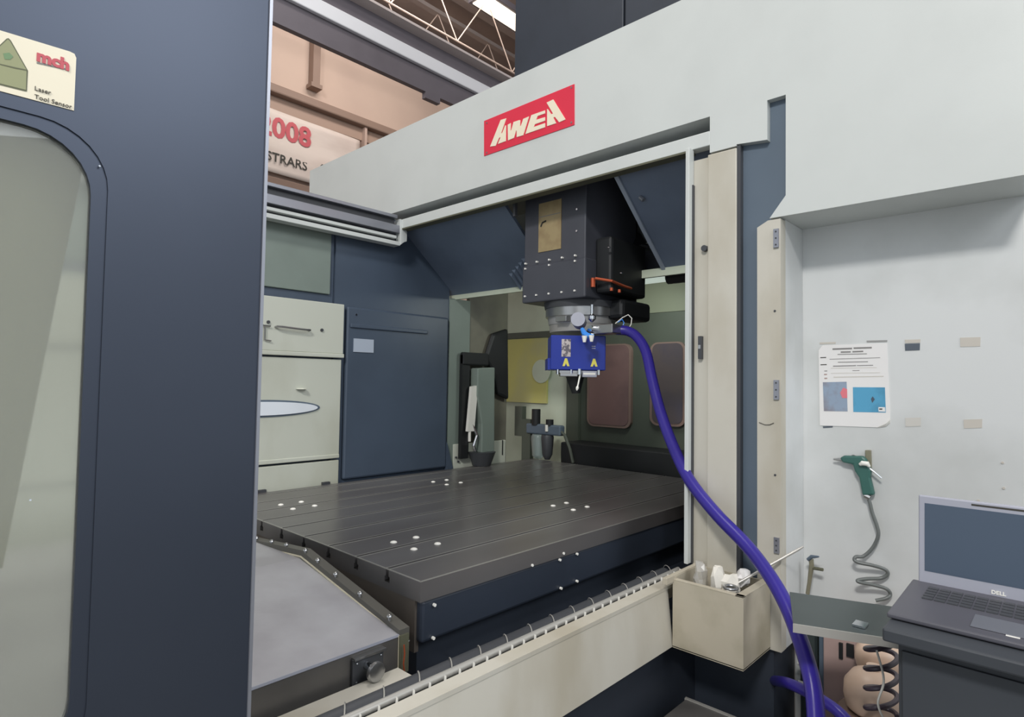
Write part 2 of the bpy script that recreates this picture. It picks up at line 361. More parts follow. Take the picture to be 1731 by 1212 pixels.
# door leaf around a rounded window opening: four blocks + corner fillers
def fil(cx, cz, sx, sz):
    pts = [(cx+sx*rr, cz+sz*rr)] + [(cx+sx*rr*math.cos(a), cz+sz*rr*math.sin(a)) for a in [math.pi/2*k/8 for k in range(9)]]
    return [(x, DY, z) for x, z in pts]
mb = MB(); mb.box(-1.4, DX, DY, DY+.045, wt, 3.0); mb.box(-1.4, DX, DY, DY+.045, .78, wb); mb.box(wr, DX, DY, DY+.045, wb, wt); mb.box(-1.4, wl, DY, DY+.045, wb, wt)
for sx, cx in ((1, wr-rr), (-1, wl+rr)):
    for sz, cz in ((1, wt-rr), (-1, wb+rr)): mb.prism(fil(cx, cz, sx, sz), (0, .045, 0))
mb.build('door_leaf', M['door'], t)
pts = arc(wr-rr, wt-rr, rr, 0, 90) + arc(wl+rr, wt-rr, rr, 90, 180) + arc(wl+rr, wb+rr, rr, 180, 270) + arc(wr-rr, wb+rr, rr, 270, 360)
inner = [((x-(wl+wr)/2)*.965+(wl+wr)/2, (z-(wt+wb)/2)*.965+(wt+wb)/2) for x, z in pts]
mb = MB(); n = len(pts)
for i in range(n):
    j = (i+1) % n; a, b_, c, d = pts[i], pts[j], inner[j], inner[i]
    mb.prism([(a[0], DY+.003, a[1]), (b_[0], DY+.003, b_[1]), (c[0], DY+.003, c[1]), (d[0], DY+.003, d[1])], (0, .02, 0))
mb.build('window_gasket', M['door'], t)
MB().prism([(x, DY+.012, z) for x, z in inner], (0, .006, 0)).build('window_pane', M['glass_tint'], t)
B(DX-.004, DX+.002, DY-.004, DY+.05, .78, 3.0).build('edge_strip', M['alu'], t)
for q in ((51, 845), (168, 281)):
    p = at(*q, y=DY); MB().cyl(p, p-Vector((0, .002, 0)), .0015, 8).build('screw_head', M['chrome'], t)
# made-up slanted sheet that gives the window its pale reflection patch
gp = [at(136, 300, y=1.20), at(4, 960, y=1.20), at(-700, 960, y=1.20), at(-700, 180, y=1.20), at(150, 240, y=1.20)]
MB().prism(gp, (0, .006, 0)).build('reflection_patch', mat('reflection_patch_paint', (214, 210, 184), .5), t)
# sticker
SY = DY-.0015
pts = [at(-40, 39, y=SY), at(118, 87, y=SY), at(126, 91, y=SY), at(129, 98, y=SY), at(125, 187, y=SY), at(-40, 143, y=SY)]
st = MB().prism(pts, (0, .0014, 0)).build('sticker', M['sticker'], t); lab(st, 'cream sticker with emblem and small lettering')
def sk(P, m, nm, dy=0):
    return MB().prism([at(x/7.571, 40+y/7.571, y=SY-.0004-dy) for x, y in P], (0, .0003, 0)).build(nm, m, st)
sk([(-120, 430), (-20, 320), (0, 270), (85, 190), (110, 185), (140, 215), (358, 600), (345, 868), (318, 866), (-160, 745)], M['em_line'], 'emblem_outline')
sk([(-110, 430), (0, 292), (100, 200), (126, 222), (340, 592), (332, 848), (-150, 728)], M['em_green'], 'emblem_field', .0004)
sk([(40, 380), (120, 370), (170, 420), (130, 460), (60, 455)], M['em_spot'], 'emblem_spot', .0008)
sk([(0, 512), (210, 560), (345, 588), (345, 600), (200, 575), (0, 524)], M['em_line'], 'emblem_rule', .0008)
rt = (at(118, 87, y=SY)-at(0, 52, y=SY)).normalized(); rt = Vector((1, 0, 0)); upv = Vector((0, 0, 1))
text('Laser', .0092, at(58, 152, y=SY-.001), rt, upv, M['ink'], st, depth=.0003)
text('Tool Sensor', .0092, at(58, 166, y=SY-.001), rt, upv, M['ink'], st, depth=.0003)
text('mch', .0235, at(61.5, 101.5, y=SY-.001), rt, upv, M['ink_red'], st, depth=.0003, bold=.0012, name='red_lettering')
sk([(470, 490), (880, 580), (880, 600), (470, 508)], M['ink_grey'], 'logo_rule', .0002)

# ================================================================== SILL GUARD with rails
t = thing('sill_guard', 'cream sill guard beam along the front of the machine bed', 'guard', (.9, 1.08, .66))
mb = MB().prism([(-1.2, 1.06, .664), (-1.2, 1.082, .860), (-1.2, 1.092, .860), (-1.2, 1.072, .664)], (3.192, 0, 0)).box(-1.2, X1, 1.080, 1.127, .8601, .872)
mb.build('guard_sheet', M['cream_worn'], t)
B(-1.2, X1, 1.115, 1.125, .80, .862).build('guard_back', M['cream_worn'], t)
t = thing('guide_rail', 'shiny round door rail on a toothed strip behind the sill guard', 'rail', (.9, 1.155, .80))
MB().cyl((-1.2, 1.163, .862), (X1, 1.163, .862), .010, 14).build('rail_bar', M['pale_steel'], t, smooth=True)
B(-1.2, X1, 1.127, 1.152, .815, .84).build('tooth_base', M['black'], t)
for k in range(34):
    x = .60+k*.048
    MB().prism([(x, 1.132, .84), (x+.008, 1.132, .84), (x+.004, 1.132, .878)], (0, .007, 0)).build('tooth', M['white'], t)
B(-1.2, X1, 1.155, 1.175, .79, .848).build('rail_foot', M['black'], t)
# chip auger
t = thing('chip_auger', 'dark chip screw conveyor with spiral flights in the trough by the rail', 'conveyor', (.9, 1.215, .80))
MB().cyl((-1.0, 1.213, .835), (X1-.02, 1.213, .835), .027, 18).build('shaft', M['charcoal'], t, smooth=True)
for k in range(17):
    x = .52+k*.105
    P = [(x+.055*a/math.pi, 1.213-.030*math.cos(a), .835+.030*math.sin(a)) for a in [math.pi*j/10 for j in range(11)]]
    MB().tube(P, .0017, 5).build('flight', M['pale_steel'], t)
B(-1.0, 1.03, 1.30, 1.385, .760, .800).build('trough_lip', M['cream_worn'], t)

# ================================================================== machine bed / base
t = thing('machine_bed', 'dark navy cast bed of the machine below table and sill', 'machine base', (2, 2, 0))
B(-1.2, X1+.02, 1.10, 1.9, 0, .655).build('front_bed', M['base'], t)
B(X1+.02, 2.46, .80, 1.9, 0, .655).build('post_base', M['base'], t)
B(.2, 4.2, 1.9, 3.4, 0, .60).build('main_bed', M['base'], t)
B(1.1, 3.6, 1.34, 1.47, .60, .70).build('bed_ledge', M['base'], t)
B(X1+.1, 3.6, 1.01, 1.26, .6551, .80).build('bed_corner', M['base'], t)

# ================================================================== WORK TABLE
TX0, TX1, TY0, TY1, TZ = 1.14, 3.56, 1.43, 3.10, 1.0
t = thing('work_table', 'dark iron T-slot machine table with white plugs', 'machine table', (2.3, 2.25, .7))
slots = [1.600+.1795*k for k in range(9)]
slots = [s for s in slots if s < TY1-.05]
prof = [(TY0, .937), (TY0, TZ)]
hw, kw = .0075, .014
for s in slots:
    prof += [(s-hw, TZ), (s-hw, TZ-.022), (s-kw, TZ-.024), (s-kw, TZ-.042), (s+kw, TZ-.042), (s+kw, TZ-.024), (s+hw, TZ-.022), (s+hw, TZ)]
prof += [(TY1, TZ), (TY1, .937)]
mb = MB().prism([(TX0, y, z) for y, z in prof], (TX1-TX0, 0, 0))
mb.build('slotted_top', M['table'], t)
for s in slots:
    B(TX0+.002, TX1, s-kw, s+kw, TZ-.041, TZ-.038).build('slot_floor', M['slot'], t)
    for d in (-1, 1):
        B(TX0, TX1, s+d*(hw+.0019)-.0019, s+d*(hw+.0019)+.0019, TZ, TZ+.001).build('slot_edge_highlight', M['edge_highlight'], t)
MB().box(TX0-.001, TX0+.003, TY0, TY1, TZ-.002, TZ+.0008).box(TX0, TX1, TY0-.001, TY0+.003, TZ-.002, TZ+.0008).build('rim_highlight', M['edge_highlight'], t)  # thin bright strips paint the highlight along the table edges
B(TX0+.012, TX1, TY0+.006, TY1, .81, .937).build('apron', M['apron'], t, bevel=.01)
B(TX0+.004, TX0+.02, TY0+.03, TY1, .78, .938).build('end_cheek', M['table_side'], t)
B(TX0+.03, TX1, TY0+.05, TY1, .60, .81).build('saddle', M['base'], t)
for q in ((733, 1022), (731, 1078), (898, 955), (945, 946), (951, 935), (974, 936), (947, 994), (974, 982)):
    p = at(*q, y=TY0+.004); MB().cyl(p, p-Vector((0, .008, 0)), .005, 10).build('bolt', M['plug'], t)
for bx, by in ((1.395, 2.685), (2.34, 2.71), (1.39, 1.78), (2.335, 1.793)):
    for dx, dy in ((-.052, .062), (.05, .060), (.052, -.065), (-.054, -.062)):
        MB().dome((bx+dx, by+dy, TZ), .013, .006).build('plug', M['plug'], t, smooth=True)

# ================================================================== TELESCOPIC COVER (near left)
CX = 1.05
t = thing('way_cover', 'grey steel telescopic way cover with a knob in front of the table', 'way cover', (.3, 1.9, .7))
ridge = [(CX, 1.411, .877), (CX, 1.99, .970), (CX, 2.36, .935), (CX, 2.9, .935), (CX, 3.05, .70), (CX, 3.05, .66), (CX, 1.411, .66), (CX, 1.411, .767)]
mb = MB().prism([(-.6, 1.411, .877), (-.6, 1.99, .970), (-.6, 1.99, .962), (-.6, 1.411, .869)], (CX+.6, 0, 0)); mb.build('top_sheet', M['steel_plate'], t)
mb = MB().prism([(-.6, 1.99, .970), (-.6, 2.95, .935), (-.6, 2.95, .927), (-.6, 1.99, .962)], (CX+.6, 0, 0)); mb.build('rear_sheet', M['steel_plate'], t)
B(-.6, CX, 1.411, 1.418, .765, .872).build('side_sheet', M['side_steel'], t)
B(-.6, CX, 1.409, 1.4115, .871, .878).build('folded_edge', M['bezel'], t)
# bolted end flange
P0, P1, P2, P3 = Vector((CX, 1.408, .872)), Vector((CX, 1.985, .975)), Vector((CX, 2.42, .935)), Vector((CX, 1.408, .765))
up = Vector((0, 0, .022))
MB().prism([P0-Vector((0,0,.01)), P1-Vector((0,0,.01)), P2-Vector((0,0,.01)), P2+up, P1+up, P0+up*.8], (.035, 0, 0)).build('end_flange', mat('dull_flange_steel', (104, 102, 96), .45, metal=.3), t)
MB().tube([P3, P0, P1, P2], .0035, 6).build('flange_edge', M['sticker'], t)
B(CX-.002, CX+.03, 1.402, 1.414, .768, .875).build('brass_corner', M['seal'], t)
def wing(p):
    p = Vector(p)
    n_ = MB().cyl(p-Vector((0, 0, .012)), p+Vector((0, 0, .016)), .005, 8).build('clip_screw', M['steel'], t)
    MB().dome(p+Vector((0, 0, .016)), .009, .008, 8, 3).build('screw_cap', M['steel'], n_, smooth=True)
for f_ in (.10, .37, .62, .82, .97): wing(P0.lerp(P1, f_)+Vector((.006, 0, .012)))
for f_ in (.28, .55, .85): wing(P1.lerp(P2, f_)+Vector((.006, 0, .012)))
MB().dome(P0+Vector((.03, -.002, -.02)), .005, .004, 8, 3).build('rivet', M['steel'], t)
# knob plate
k0 = at(593, 1104, y=1.405); k1 = at(645, 1092, y=1.405); k2 = at(648, 1128, y=1.405); k3 = at(595, 1149, y=1.405)
x0, x1 = .895, .992
kp = B(x0, x1, 1.400, 1.411, .785, .858).build('latch_plate', M['charcoal'], t, bevel=.002)
B(x0+.002, x1+.004, 1.392, 1.411, .856, .862).build('plate_ledge', M['steel'], kp)
for sx in (x0+.012, x1-.010):
    for sz in (.797, .846): MB().dome((sx, 1.398, sz), .003, .003, 8, 2).build('plate_screw', M['chrome'], kp)
kc = Vector(((x0+x1)/2-.004, 1.40, .832))
MB().cyl(kc, kc-Vector((0, .035, .004)), .011, 18).build('knob_stem', M['chrome'], kp, smooth=True)
MB().tube([kc-Vector((0, .033, .004)), kc-Vector((0, .037, .004)), kc-Vector((0, .046, .005)), kc-Vector((0, .049, .005))], [.021, .026, .026, .023], 28).build('knob_disc', M['steel'], kp, smooth=True)
# cloudy smears on the plate are left to the material
tag(MB().tube([at(683, 1090, y=1.39), at(684, 1105, y=1.39), at(682, 1122, y=1.39), at(684, 1140, y=1.39)], .0022, 6).build('red_cord', M['copper']), 'short red cord hanging at the corner of the steel way cover', 'cord')

# ================================================================== LEFT INNER WALL
WY = 3.12
t = thing('inner_guard', 'cream inner guard wall of stacked panels at the far left of the table', 'guard wall', (1.0, WY, .6))
def pan(name, x0, x1, z0, z1, m, y=WY, th=.03, bev=.004): return B(x0, x1, y, y+th, z0, z1).build(name, m, t, bevel=bev)
lab(pan('upper_panel', -.6, 1.80, 2.09, 2.60, M['inner_green'], WY+.03), 'greenish upper panel')
pan('panel_frame', -.6, 1.829, .8, 2.60, M['navy'], WY+.045)
pan('top_panel', -.6, 1.872, 1.745, 2.035, M['inner'], WY-.01)
pan('panel_fold', -.6, 1.876, 1.722, 1.745, M['inner'], WY-.016, .04)
pan('middle_panel', -.6, 1.868, 1.152, 1.712, M['inner'])
pan('panel_hem', -.6, 1.868, 1.142, 1.165, M['inner'], WY-.004)
pan('bottom_panel', -.6, 1.868, .80, 1.130, M['inner'])
h = MB().tube([(1.46, WY-.012, 1.872), (1.46, WY-.03, 1.874), (1.49, WY-.035, 1.874), (1.62, WY-.035, 1.868), (1.65, WY-.03, 1.868), (1.65, WY-.012, 1.868)], .006, 8).build('grab_handle', M['steel'], t, smooth=True)
MB().tube([(1.38, WY-.02, 1.876), (1.43, WY-.02, 1.874), (1.40, WY-.02, 1.872), (1.40, WY-.02, 1.80), (1.435, WY-.02, 1.796)], .004, 6).build('hook_wire', M['steel'], t)
for x, z in ((1.42, 1.895), (1.73, 1.875)): MB().cyl((x, WY-.018, z), (x, WY-.008, z), .009, 8).build('screw_head', M['charcoal'], t)
# raised oval on the wall, a lamp's reflection put into shape and colour
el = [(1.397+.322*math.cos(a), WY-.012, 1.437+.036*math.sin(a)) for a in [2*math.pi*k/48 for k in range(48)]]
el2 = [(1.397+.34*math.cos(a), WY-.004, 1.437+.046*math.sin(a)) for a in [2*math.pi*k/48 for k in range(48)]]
ov = MB().prism(el2, (0, .004, 0)).build('oval_reflection_edge', M['slate'], t)
lab(MB().prism(el, (0, .008, 0)).build('oval_reflection', mat('reflection_tone', (236, 242, 248), .2, metal=.1), ov), 'bright oval reflection of a lamp')
for x in (1.30, 1.62): MB().dome((x, WY-.005, 1.54), .03, .008, 10, 3).build('wall_stud', M['inner'], t)
for x in (1.41, 1.78):
    B(x-.02, x+.025, WY-.02, WY, 1.0, 1.014).build('foot_clip', M['charcoal'], t)

tr = thing('overhead_rail', 'stacked grey and cream overhead rails running to the left end of the header', 'rail', (.8, 3.08, 2.43))
for nm, z0, z1, y0, x1, m in (('top_strip', 2.602, 2.622, 3.05, 2.19, 'alu'), ('upper_groove', 2.563, 2.602, 3.08, 2.19, 'charcoal'), ('middle_bar', 2.512, 2.560, 3.05, 2.21, 'alu'),
        ('lower_groove', 2.440, 2.512, 3.085, 2.20, 'charcoal'), ('upper_cream_bar', 2.476, 2.494, 3.055, 2.19, 'cream'), ('lower_cream_bar', 2.434, 2.458, 3.05, 2.215, 'cream')):
    B(-1.0, x1, y0, 3.115, z0, z1).build(nm, M[m], tr, bevel=.002)
MB().prism([(2.205, 3.045, 2.60), (2.215, 3.045, 2.44), (2.24, 3.045, 2.46), (2.262, 3.045, 2.47), (2.262, 3.045, 2.53), (2.235, 3.045, 2.56), (2.235, 3.045, 2.60)], (0, .05, 0)).build('end_bracket', M['cream'], tr, bevel=.002)
# navy cover block next to it
t = thing('column_cover', 'dark navy sheet cover over the machine column beside the cream inner wall', 'machine cover', (2.3, WY, .6))
B(1.83, 2.71, WY+.03, WY+.08, .62, 2.62).build('back_sheet', M['navy'], t)
B(1.90, 2.69, WY+.005, WY+.03, 1.01, 2.03).build('front_sheet', M['navy'], t, bevel=.012)
B(1.92, 2.5, WY-.006, WY+.006, 1.905, 1.93).build('pull_fold', M['navy'], t, bevel=.005)
o = B(1.947, 2.086, WY-.0, WY+.006, 1.762, 1.842).build('blank_label', mat('pale_blue_label', (176, 186, 200), .4), t); lab(o, 'blank pale label')
MB().cyl((1.96, WY-.0, 1.985), (1.96, WY+.006, 1.985), .006, 8).build('screw_head', M['chrome'], t)
MB().prism([(2.69, WY+.03, 1.18), (2.69, WY+.03, .9), (2.78, WY+.03, .9)], (0, -.03, 0)).build('corner_gusset', M['navy'], t)

# rear left guard with the chute
t = thing('rear_guard', 'pale grey rear guard plate behind the table, right of the navy cover', 'guard wall', (3.0, WY+.04, .8))
B(2.71, 2.90, WY+.02, WY+.05, .8, 2.17).build('edge_panel', M['inner_green'], t)
B(2.90, 3.30, WY+.03, WY+.06, .8, 2.27).build('main_panel', mat('grey_brown_paint', (118, 116, 102), .5, rgb2=(88, 84, 78), vscale=2.6), t)
B(2.76, 3.28, WY+.012, WY+.03, .9, 1.16).build('foot_panel', M['inner'], t, bevel=.004)
B(3.24, 3.245, WY+.005, WY+.012, 1.05, 1.16).build('slit', M['black'], t)
for q in ((2.78, 1.07), (2.80, 1.04)): MB().cyl((q[0], WY, q[1]), (q[0], WY+.012, q[1]), .007, 8).build('screw_head', M['charcoal'], t)
t = thing('tool_setter_arm', 'upright grey housing with pale inner arm and dark foot behind the table', 'tool setter', (2.96, WY-.04, 1.0))
mb = MB().prism([(2.90, WY-.07, 1.69), (3.07, WY-.07, 1.70), (3.08, WY-.07, 1.08), (2.95, WY-.07, 1.07), (2.95, WY-.07, 1.3), (2.90, WY-.07, 1.5)], (0, .08, 0)); mb.build('housing', M['inner_green'], t, bevel=.008)
B(2.80, 2.87, WY-.02, WY+.01, 1.06, 1.78).build('backing_slot', M['black'], t)
B(2.80, 3.05, WY-.03, WY+.01, 1.71, 1.80).build('hood', M['black'], t, bevel=.01)
mb = MB().prism([(2.855, WY-.06, 1.56), (2.915, WY-.06, 1.57), (2.885, WY-.06, 1.25), (2.825, WY-.06, 1.25)], (0, .025, 0)); mb.build('inner_arm', M['white'], t)
MB().cyl((2.85, WY-.05, 1.25), (2.85, WY-.05, 1.18), .010, 10).build('arm_pin', M['white'], t)
MB().tube([(2.87, WY-.05, 1.30), (2.91, WY-.06, 1.22), (2.88, WY-.06, 1.15), (2.90, WY-.06, 1.11)], .010, 6).build('wire_knot', M['chrome'], t)
MB().cyl((2.98, WY-.04, 1.10), (2.98, WY-.04, 1.002), .10, 16, .065).build('foot_cone', M['charcoal'], t, smooth=True)
lab(MB().prism([(3.02, WY-.02, 1.76), (3.10, WY-.02, 1.95), (3.26, WY-.02, 2.0), (3.28, WY-.02, 1.46), (3.16, WY-.02, 1.5), (3.10, WY-.02, 1.68)], (0, .04, 0)).build('hanging_cover', M['black'], t, bevel=.02), 'dark hanging rubber cover')

# ================================================================== REAR WALL
t = thing('rear_enclosure', 'olive rear enclosure wall with two rounded windows behind the table', 'enclosure', (3.9, 2.5, .6))
RX = 3.9
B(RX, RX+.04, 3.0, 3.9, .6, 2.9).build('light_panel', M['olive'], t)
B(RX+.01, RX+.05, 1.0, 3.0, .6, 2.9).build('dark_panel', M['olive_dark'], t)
B(RX+.0, RX+.03, 1.0, 2.75, 2.12, 2.5).build('upper_band', mat('mid_olive_paint', (118, 122, 104), .5), t)
lab(B(RX-.02, RX, 3.24, 3.86, 1.42, 1.975).build('yellow_panel', M['yellow'], t), 'yellow painted square panel')
mb = MB().tube([(RX-.025, 3.30, 1.69), (RX-.018, 3.30, 1.69)], [.1, .1], 24); mb.build('round_patch', M['olive'], t)
B(RX-.03, RX-.01, 3.0, 3.8, 1.98, 2.03).build('shade_rail', M['olive_dark'], t)
def rwin(y0, y1, z0, z1, pane, lbl):
    r = .06
    def rp(y0, y1, z0, z1, r, x):
        P = []
        for cy, cz, a0 in ((y1-r, z1-r, 0), (y0+r, z1-r, 90), (y0+r, z0+r, 180), (y1-r, z0+r, 270)):
            for k in range(7): a = math.radians(a0+90*k/6); P.append((x, cy+r*math.cos(a), cz+r*math.sin(a)))
        return P
    f_ = MB().prism(rp(y0, y1, z0, z1, r, RX-.02), (.03, 0, 0)).build('window_frame', M['pane_rim'], t); lab(f_, lbl)
    MB().prism(rp(y0+.02, y1-.02, z0+.02, z1-.01, r*.8, RX-.024), (.003, 0, 0)).build('pane', pane, f_)
rwin(2.42, 2.82, 1.26, 1.90, M['pane_red'], 'reddish rounded rear window')
rwin(1.98, 2.26, 1.30, 1.90, M['pane_dark'], 'dim rounded rear window by the post')
B(RX-.25, RX, 1.3, 2.9, .6, 1.14).build('lower_skirt', M['black'], t, bevel=.01)
B(RX-.03, RX, 2.90, 3.02, 1.0, 1.95).build('pillar', M['olive_dark'], t)
B(RX-.4, RX-.36, 1.35, 1.6, 2.13, 2.15).build('small_ledge', M['inner'], t)
# roof of the rear enclosure keeps the inside dim
B(3.3, 4.2, .95, 3.9, 2.9, 2.95).build('roof_sheet', M['navy'], t)
B(2.6, 4.2, .96, 1.0, .66, 2.9).build('side_sheet', M['olive_dark'], t)

# regulator on the rear side
t = thing('air_regulator', 'air filter regulator with clear bowl and black knobs behind the table', 'regulator', (3.6, 3.05, 1.0))
B(3.58, 3.64, 2.85, 3.20, 1.19, 1.27).build('manifold', M['slate'], t, bevel=.012)
B(3.60, 3.64, 3.17, 3.26, .95, 1.30).build('mount_post', M['olive_dark'], t)
B(3.60, 3.65, 3.26, 3.34, 1.16, 1.40).build('side_block', M['olive_dark'], t)
MB().cyl((3.60, 3.11, 1.26), (3.60, 3.11, 1.385), .035, 16).build('pressure_knob', M['black'], t, smooth=True)
MB().cyl((3.60, 2.97, 1.26), (3.60, 2.97, 1.31), .03, 16).build('valve_knob', M['black'], t, smooth=True)
MB().cyl((3.57, 2.975, 1.22), (3.57, 2.975, 1.27), .012, 8).build('valve_screw', M['white'], t)
MB().tube([(3.60, 3.08, 1.19), (3.60, 3.08, 1.17), (3.60, 3.08, 1.02), (3.60, 3.08, 1.0)], [.05, .062, .05, .03], 20).build('clear_bowl', M['clear'], t, smooth=True)
MB().tube([(3.60, 2.99, 1.19), (3.60, 2.99, 1.17), (3.60, 2.99, 1.04), (3.60, 2.99, 1.0)], [.045, .05, .04, .02], 20).build('drain_bowl', M['charcoal'], t, smooth=True)
MB().tube([(3.6, 2.9, 1.25), (3.6, 2.82, 1.2), (3.6, 2.77, 1.1), (3.6, 2.74, 1.0)], .012, 8).build('air_line', M['olive_dark'], t, smooth=True)

# ================================================================== SLANTED INNER COVERS
def sx(x): return 2.573-(x-2.3)*(2.573-2.20)/.45
t = thing('bellows_cover', 'dark blue slanted bellows cover under the header left of the spindle', 'bellows', (2.5, 2.7, 2.2))
xa, xb = 2.27, 2.755
MB().prism([(xa, 2.25, sx(xa)), (xb, 2.25, sx(xb)), (xb+.012, 2.25, sx(xb)+.015), (xa+.012, 2.25, sx(xa)+.015)], (0, .98, 0)).build('slanted_sheet', M['bellows'], t)
for k in range(7):   # folded pleats beside the spindle
    y = 2.26+.042*k; x0p = 2.56+.018*k
    MB().prism([(x0p, y, sx(x0p)-.001), (x0p, y+.034, sx(x0p)-.001), (x0p, y+.010, sx(x0p)-.022)], (xb-x0p, 0, sx(xb)-sx(x0p))).build('pleat', M['bellows'], t)
B(xb, xb+.02, 2.15, 3.24, 2.165, 2.2).build('bottom_flange', M['olive'], t)
B(2.30, 2.32, 2.155, 2.17, 2.48, 2.6).build('seam_bar', M['charcoal'], t)
MB().prism([(2.29, 3.235, 2.60), (2.77, 3.235, 2.19), (2.77, 3.235, 2.62)], (0, .02, 0)).build('end_gusset', M['navy'], t)
t = thing('fixed_cover', 'dark blue slanted triangular cover with a pale edge bar right of the spindle', 'machine cover', (2.5, 1.3, 2.2))
MB().prism([(xa, 1.005, sx(xa)), (xb, 1.005, sx(xb)), (xb+.012, 1.005, sx(xb)+.015), (xa+.012, 1.005, sx(xa)+.015)], (0, .522, 0)).build('slanted_sheet', M['bellows'], t)
lab(MB().prism([(xa, 1.520, sx(xa)-.001), (xb, 1.520, sx(xb)-.001), (xb, 1.520, sx(xb)-.012), (xa, 1.520, sx(xa)-.012)], (0, .020, 0)).build('edge_bar', mat('pale_blue_edge', (160, 170, 184), .4), t), 'pale blue-grey diagonal edge bar')
B(xb, xb+.02, 1.005, 1.72, 2.155, 2.197).build('bottom_flange', M['olive'], t)
MB().tube([at(1082, 333, x=2.42), at(1088, 338, x=2.42)], .01, 8).build('bolt', M['alu'], t)
# bridge behind
t = thing('bridge_beam', 'grey bridge beam of the machine seen in the gap behind the spindle', 'machine beam', (3.2, 2, 2.3))
B(3.15, 3.5, 1.01, 3.05, 2.33, 2.6).build('beam_body', M['navy'], t)
B(2.93, 2.95, 1.54, 1.80, 2.30, 2.855).build('grey_plate', mat('dim_grey_plate', (104, 108, 108), .5), t)
MB().cyl((2.90, 1.80, 2.33), (2.90, 1.80, 2.56), .022, 14).build('motor_stub', M['black'], t, smooth=True)
MB().tube([(2.90, 1.80, 2.44), (2.90, 1.80, 2.36)], [.04, .09], 14).build('motor_collar', M['black'], t, smooth=True)
B(2.9, 3.1, 1.55, 1.95, 2.22, 2.33).build('motor_shelf', M['head_dark'], t, bevel=.01)
MB().tube([(2.88, 1.80, 2.32), (2.86, 1.74, 2.36), (2.86, 1.68, 2.345), (2.86, 1.58, 2.30)], .008, 6).build('steel_lever', M['steel'], t, smooth=True)
MB().prism([(2.86, 1.70, 2.365), (2.86, 1.60, 2.39), (2.86, 1.60, 2.37)], (.01, 0, 0)).build('pale_flag', M['inner'], t)
t = thing('work_lamp', 'slim tube work lamp glowing behind the spindle near the post', 'lamp', (3.3, 1.87, 2.24))
MB().cyl((3.3, 1.80, 2.247), (3.3, 2.20, 2.245), .022, 16).build('glow_tube', M['worklamp'], t, smooth=True)
MB().cyl((3.3, 1.64, 2.25), (3.3, 1.80, 2.25), .042, 16).build('end_cap', M['charcoal'], t, smooth=True)
B(3.30, 3.33, 1.6, 2.2, 2.28, 2.30).build('lamp_bracket', M['olive'], t)

# ================================================================== SPINDLE HEAD
SXF = 2.39; sy0, sy1 = 1.757, 2.165
t = thing('spindle_head', 'dark spindle head with grey flange and blue milling unit hanging over the table', 'spindle head', (2.6, 1.95, 1.55))
B(SXF, 2.86, sy0, sy1, 2.215, 2.855).build('ram', M['head_dark'], t, bevel=.006)
B(SXF-.008, 2.865, sy0-.006, sy1+.006, 2.022, 2.222).build('ram_foot', M['head_dark'], t, bevel=.008)
o = B(SXF-.004, SXF, 1.91, 2.062, 2.285, 2.545).build('rating_plate', M['gold'], t); lab(o, 'brass rating plate')
MB().tube([(SXF-.006, 2.045, 2.42), (SXF-.006, 2.035, 2.44), (SXF-.006, 2.01, 2.445)], .004, 5).build('scuff', M['black'], o)
B(SXF-.0045, SXF-.002, 1.915, 2.057, 2.47, 2.474).build('plate_line', M['ink_grey'], o)
for y in (2.145, 2.065, 1.980, 1.895, 1.812):
    for z in ((2.235, 2.058) if y not in (2.145, 1.980, 1.812) else (2.235, 2.207, 2.058)):
        MB().cyl((SXF-.016, y, z), (SXF-.002, y, z), .005, 8).build('bolt', M['plug'], t)
for z in (2.47, 2.36): MB().cyl((SXF-.006, 1.81, z), (SXF, 1.81, z), .005, 8).build('bolt', M['chrome'], t)
# side gear (faces the camera's right)
B(2.47, 2.80, sy0-.10, sy0, 2.05, 2.33).build('side_housing', M['black'], t, bevel=.015)
MB().tube([(2.43, sy0-.02, 2.12), (2.43, sy0-.02, 2.075)], .012, 8).build('copper_stub', M['copper'], t)
MB().tube([(2.42, sy0-.04, 2.115), (2.46, sy0-.11, 2.10), (2.56, sy0-.12, 2.085), (2.62, sy0-.12, 2.082)], .007, 8).build('copper_line', M['copper'], t, smooth=True)
for x in (2.45, 2.52): MB().cyl((x, sy0-.115, 2.065), (x, sy0-.115, 2.05), .008, 8).build('copper_nut', M['copper'], t)
for q in ((2.55, 2.15), (2.44, 2.26)): MB().dome((q[0], sy0-.105, q[1]), .010, .008, 8, 3).build('cap_nut', M['chrome'], t)
tw0 = Vector((-FW.x, -FW.y, 0)).normalized(); ax = Vector((2.60, 1.93, 0))
def rng(z0, z1, r0, r1, nm, m, n=36): return MB().cyl((ax.x, ax.y, z0), (ax.x, ax.y, z1), r0, n, r1).build(nm, m, t, smooth=True)
rng(2.022, 1.99, .205, .20, 'collar', M['charcoal'])
rng(1.99, 1.945, .195, .195, 'upper_flange', M['steel'])
rng(1.945, 1.905, .185, .178, 'lower_flange', mat('satin_grey_ring', (170, 170, 168), .4, metal=.3))
rng(1.905, 1.865, .175, .172, 'ring_plate', mat('satin_pale_ring', (160, 158, 152), .42, metal=.2))
c = at(948, 541, x=2.41); B(c.x-.02, c.x+.05, c.y-.05, c.y+.02, c.z-.01, c.z+.02).build('flange_lug', M['steel'], t, bevel=.003)
c = at(984, 542, d=2.86); MB().cyl(c-tw0*.10, c+Vector((-.02, .01, .006)), .034, 20).build('coolant_port', M['bezel'], t, smooth=True)
c = at(1001, 515, d=2.88); MB().tube([c, c-Vector((0, 0, .045)), c-Vector((0, 0, .055)), c-Vector((0, 0, .07)), c-Vector((0, 0, .085))], [.008, .008, .019, .019, .004], 12).build('chrome_nozzle', M['chrome'], t, smooth=True)
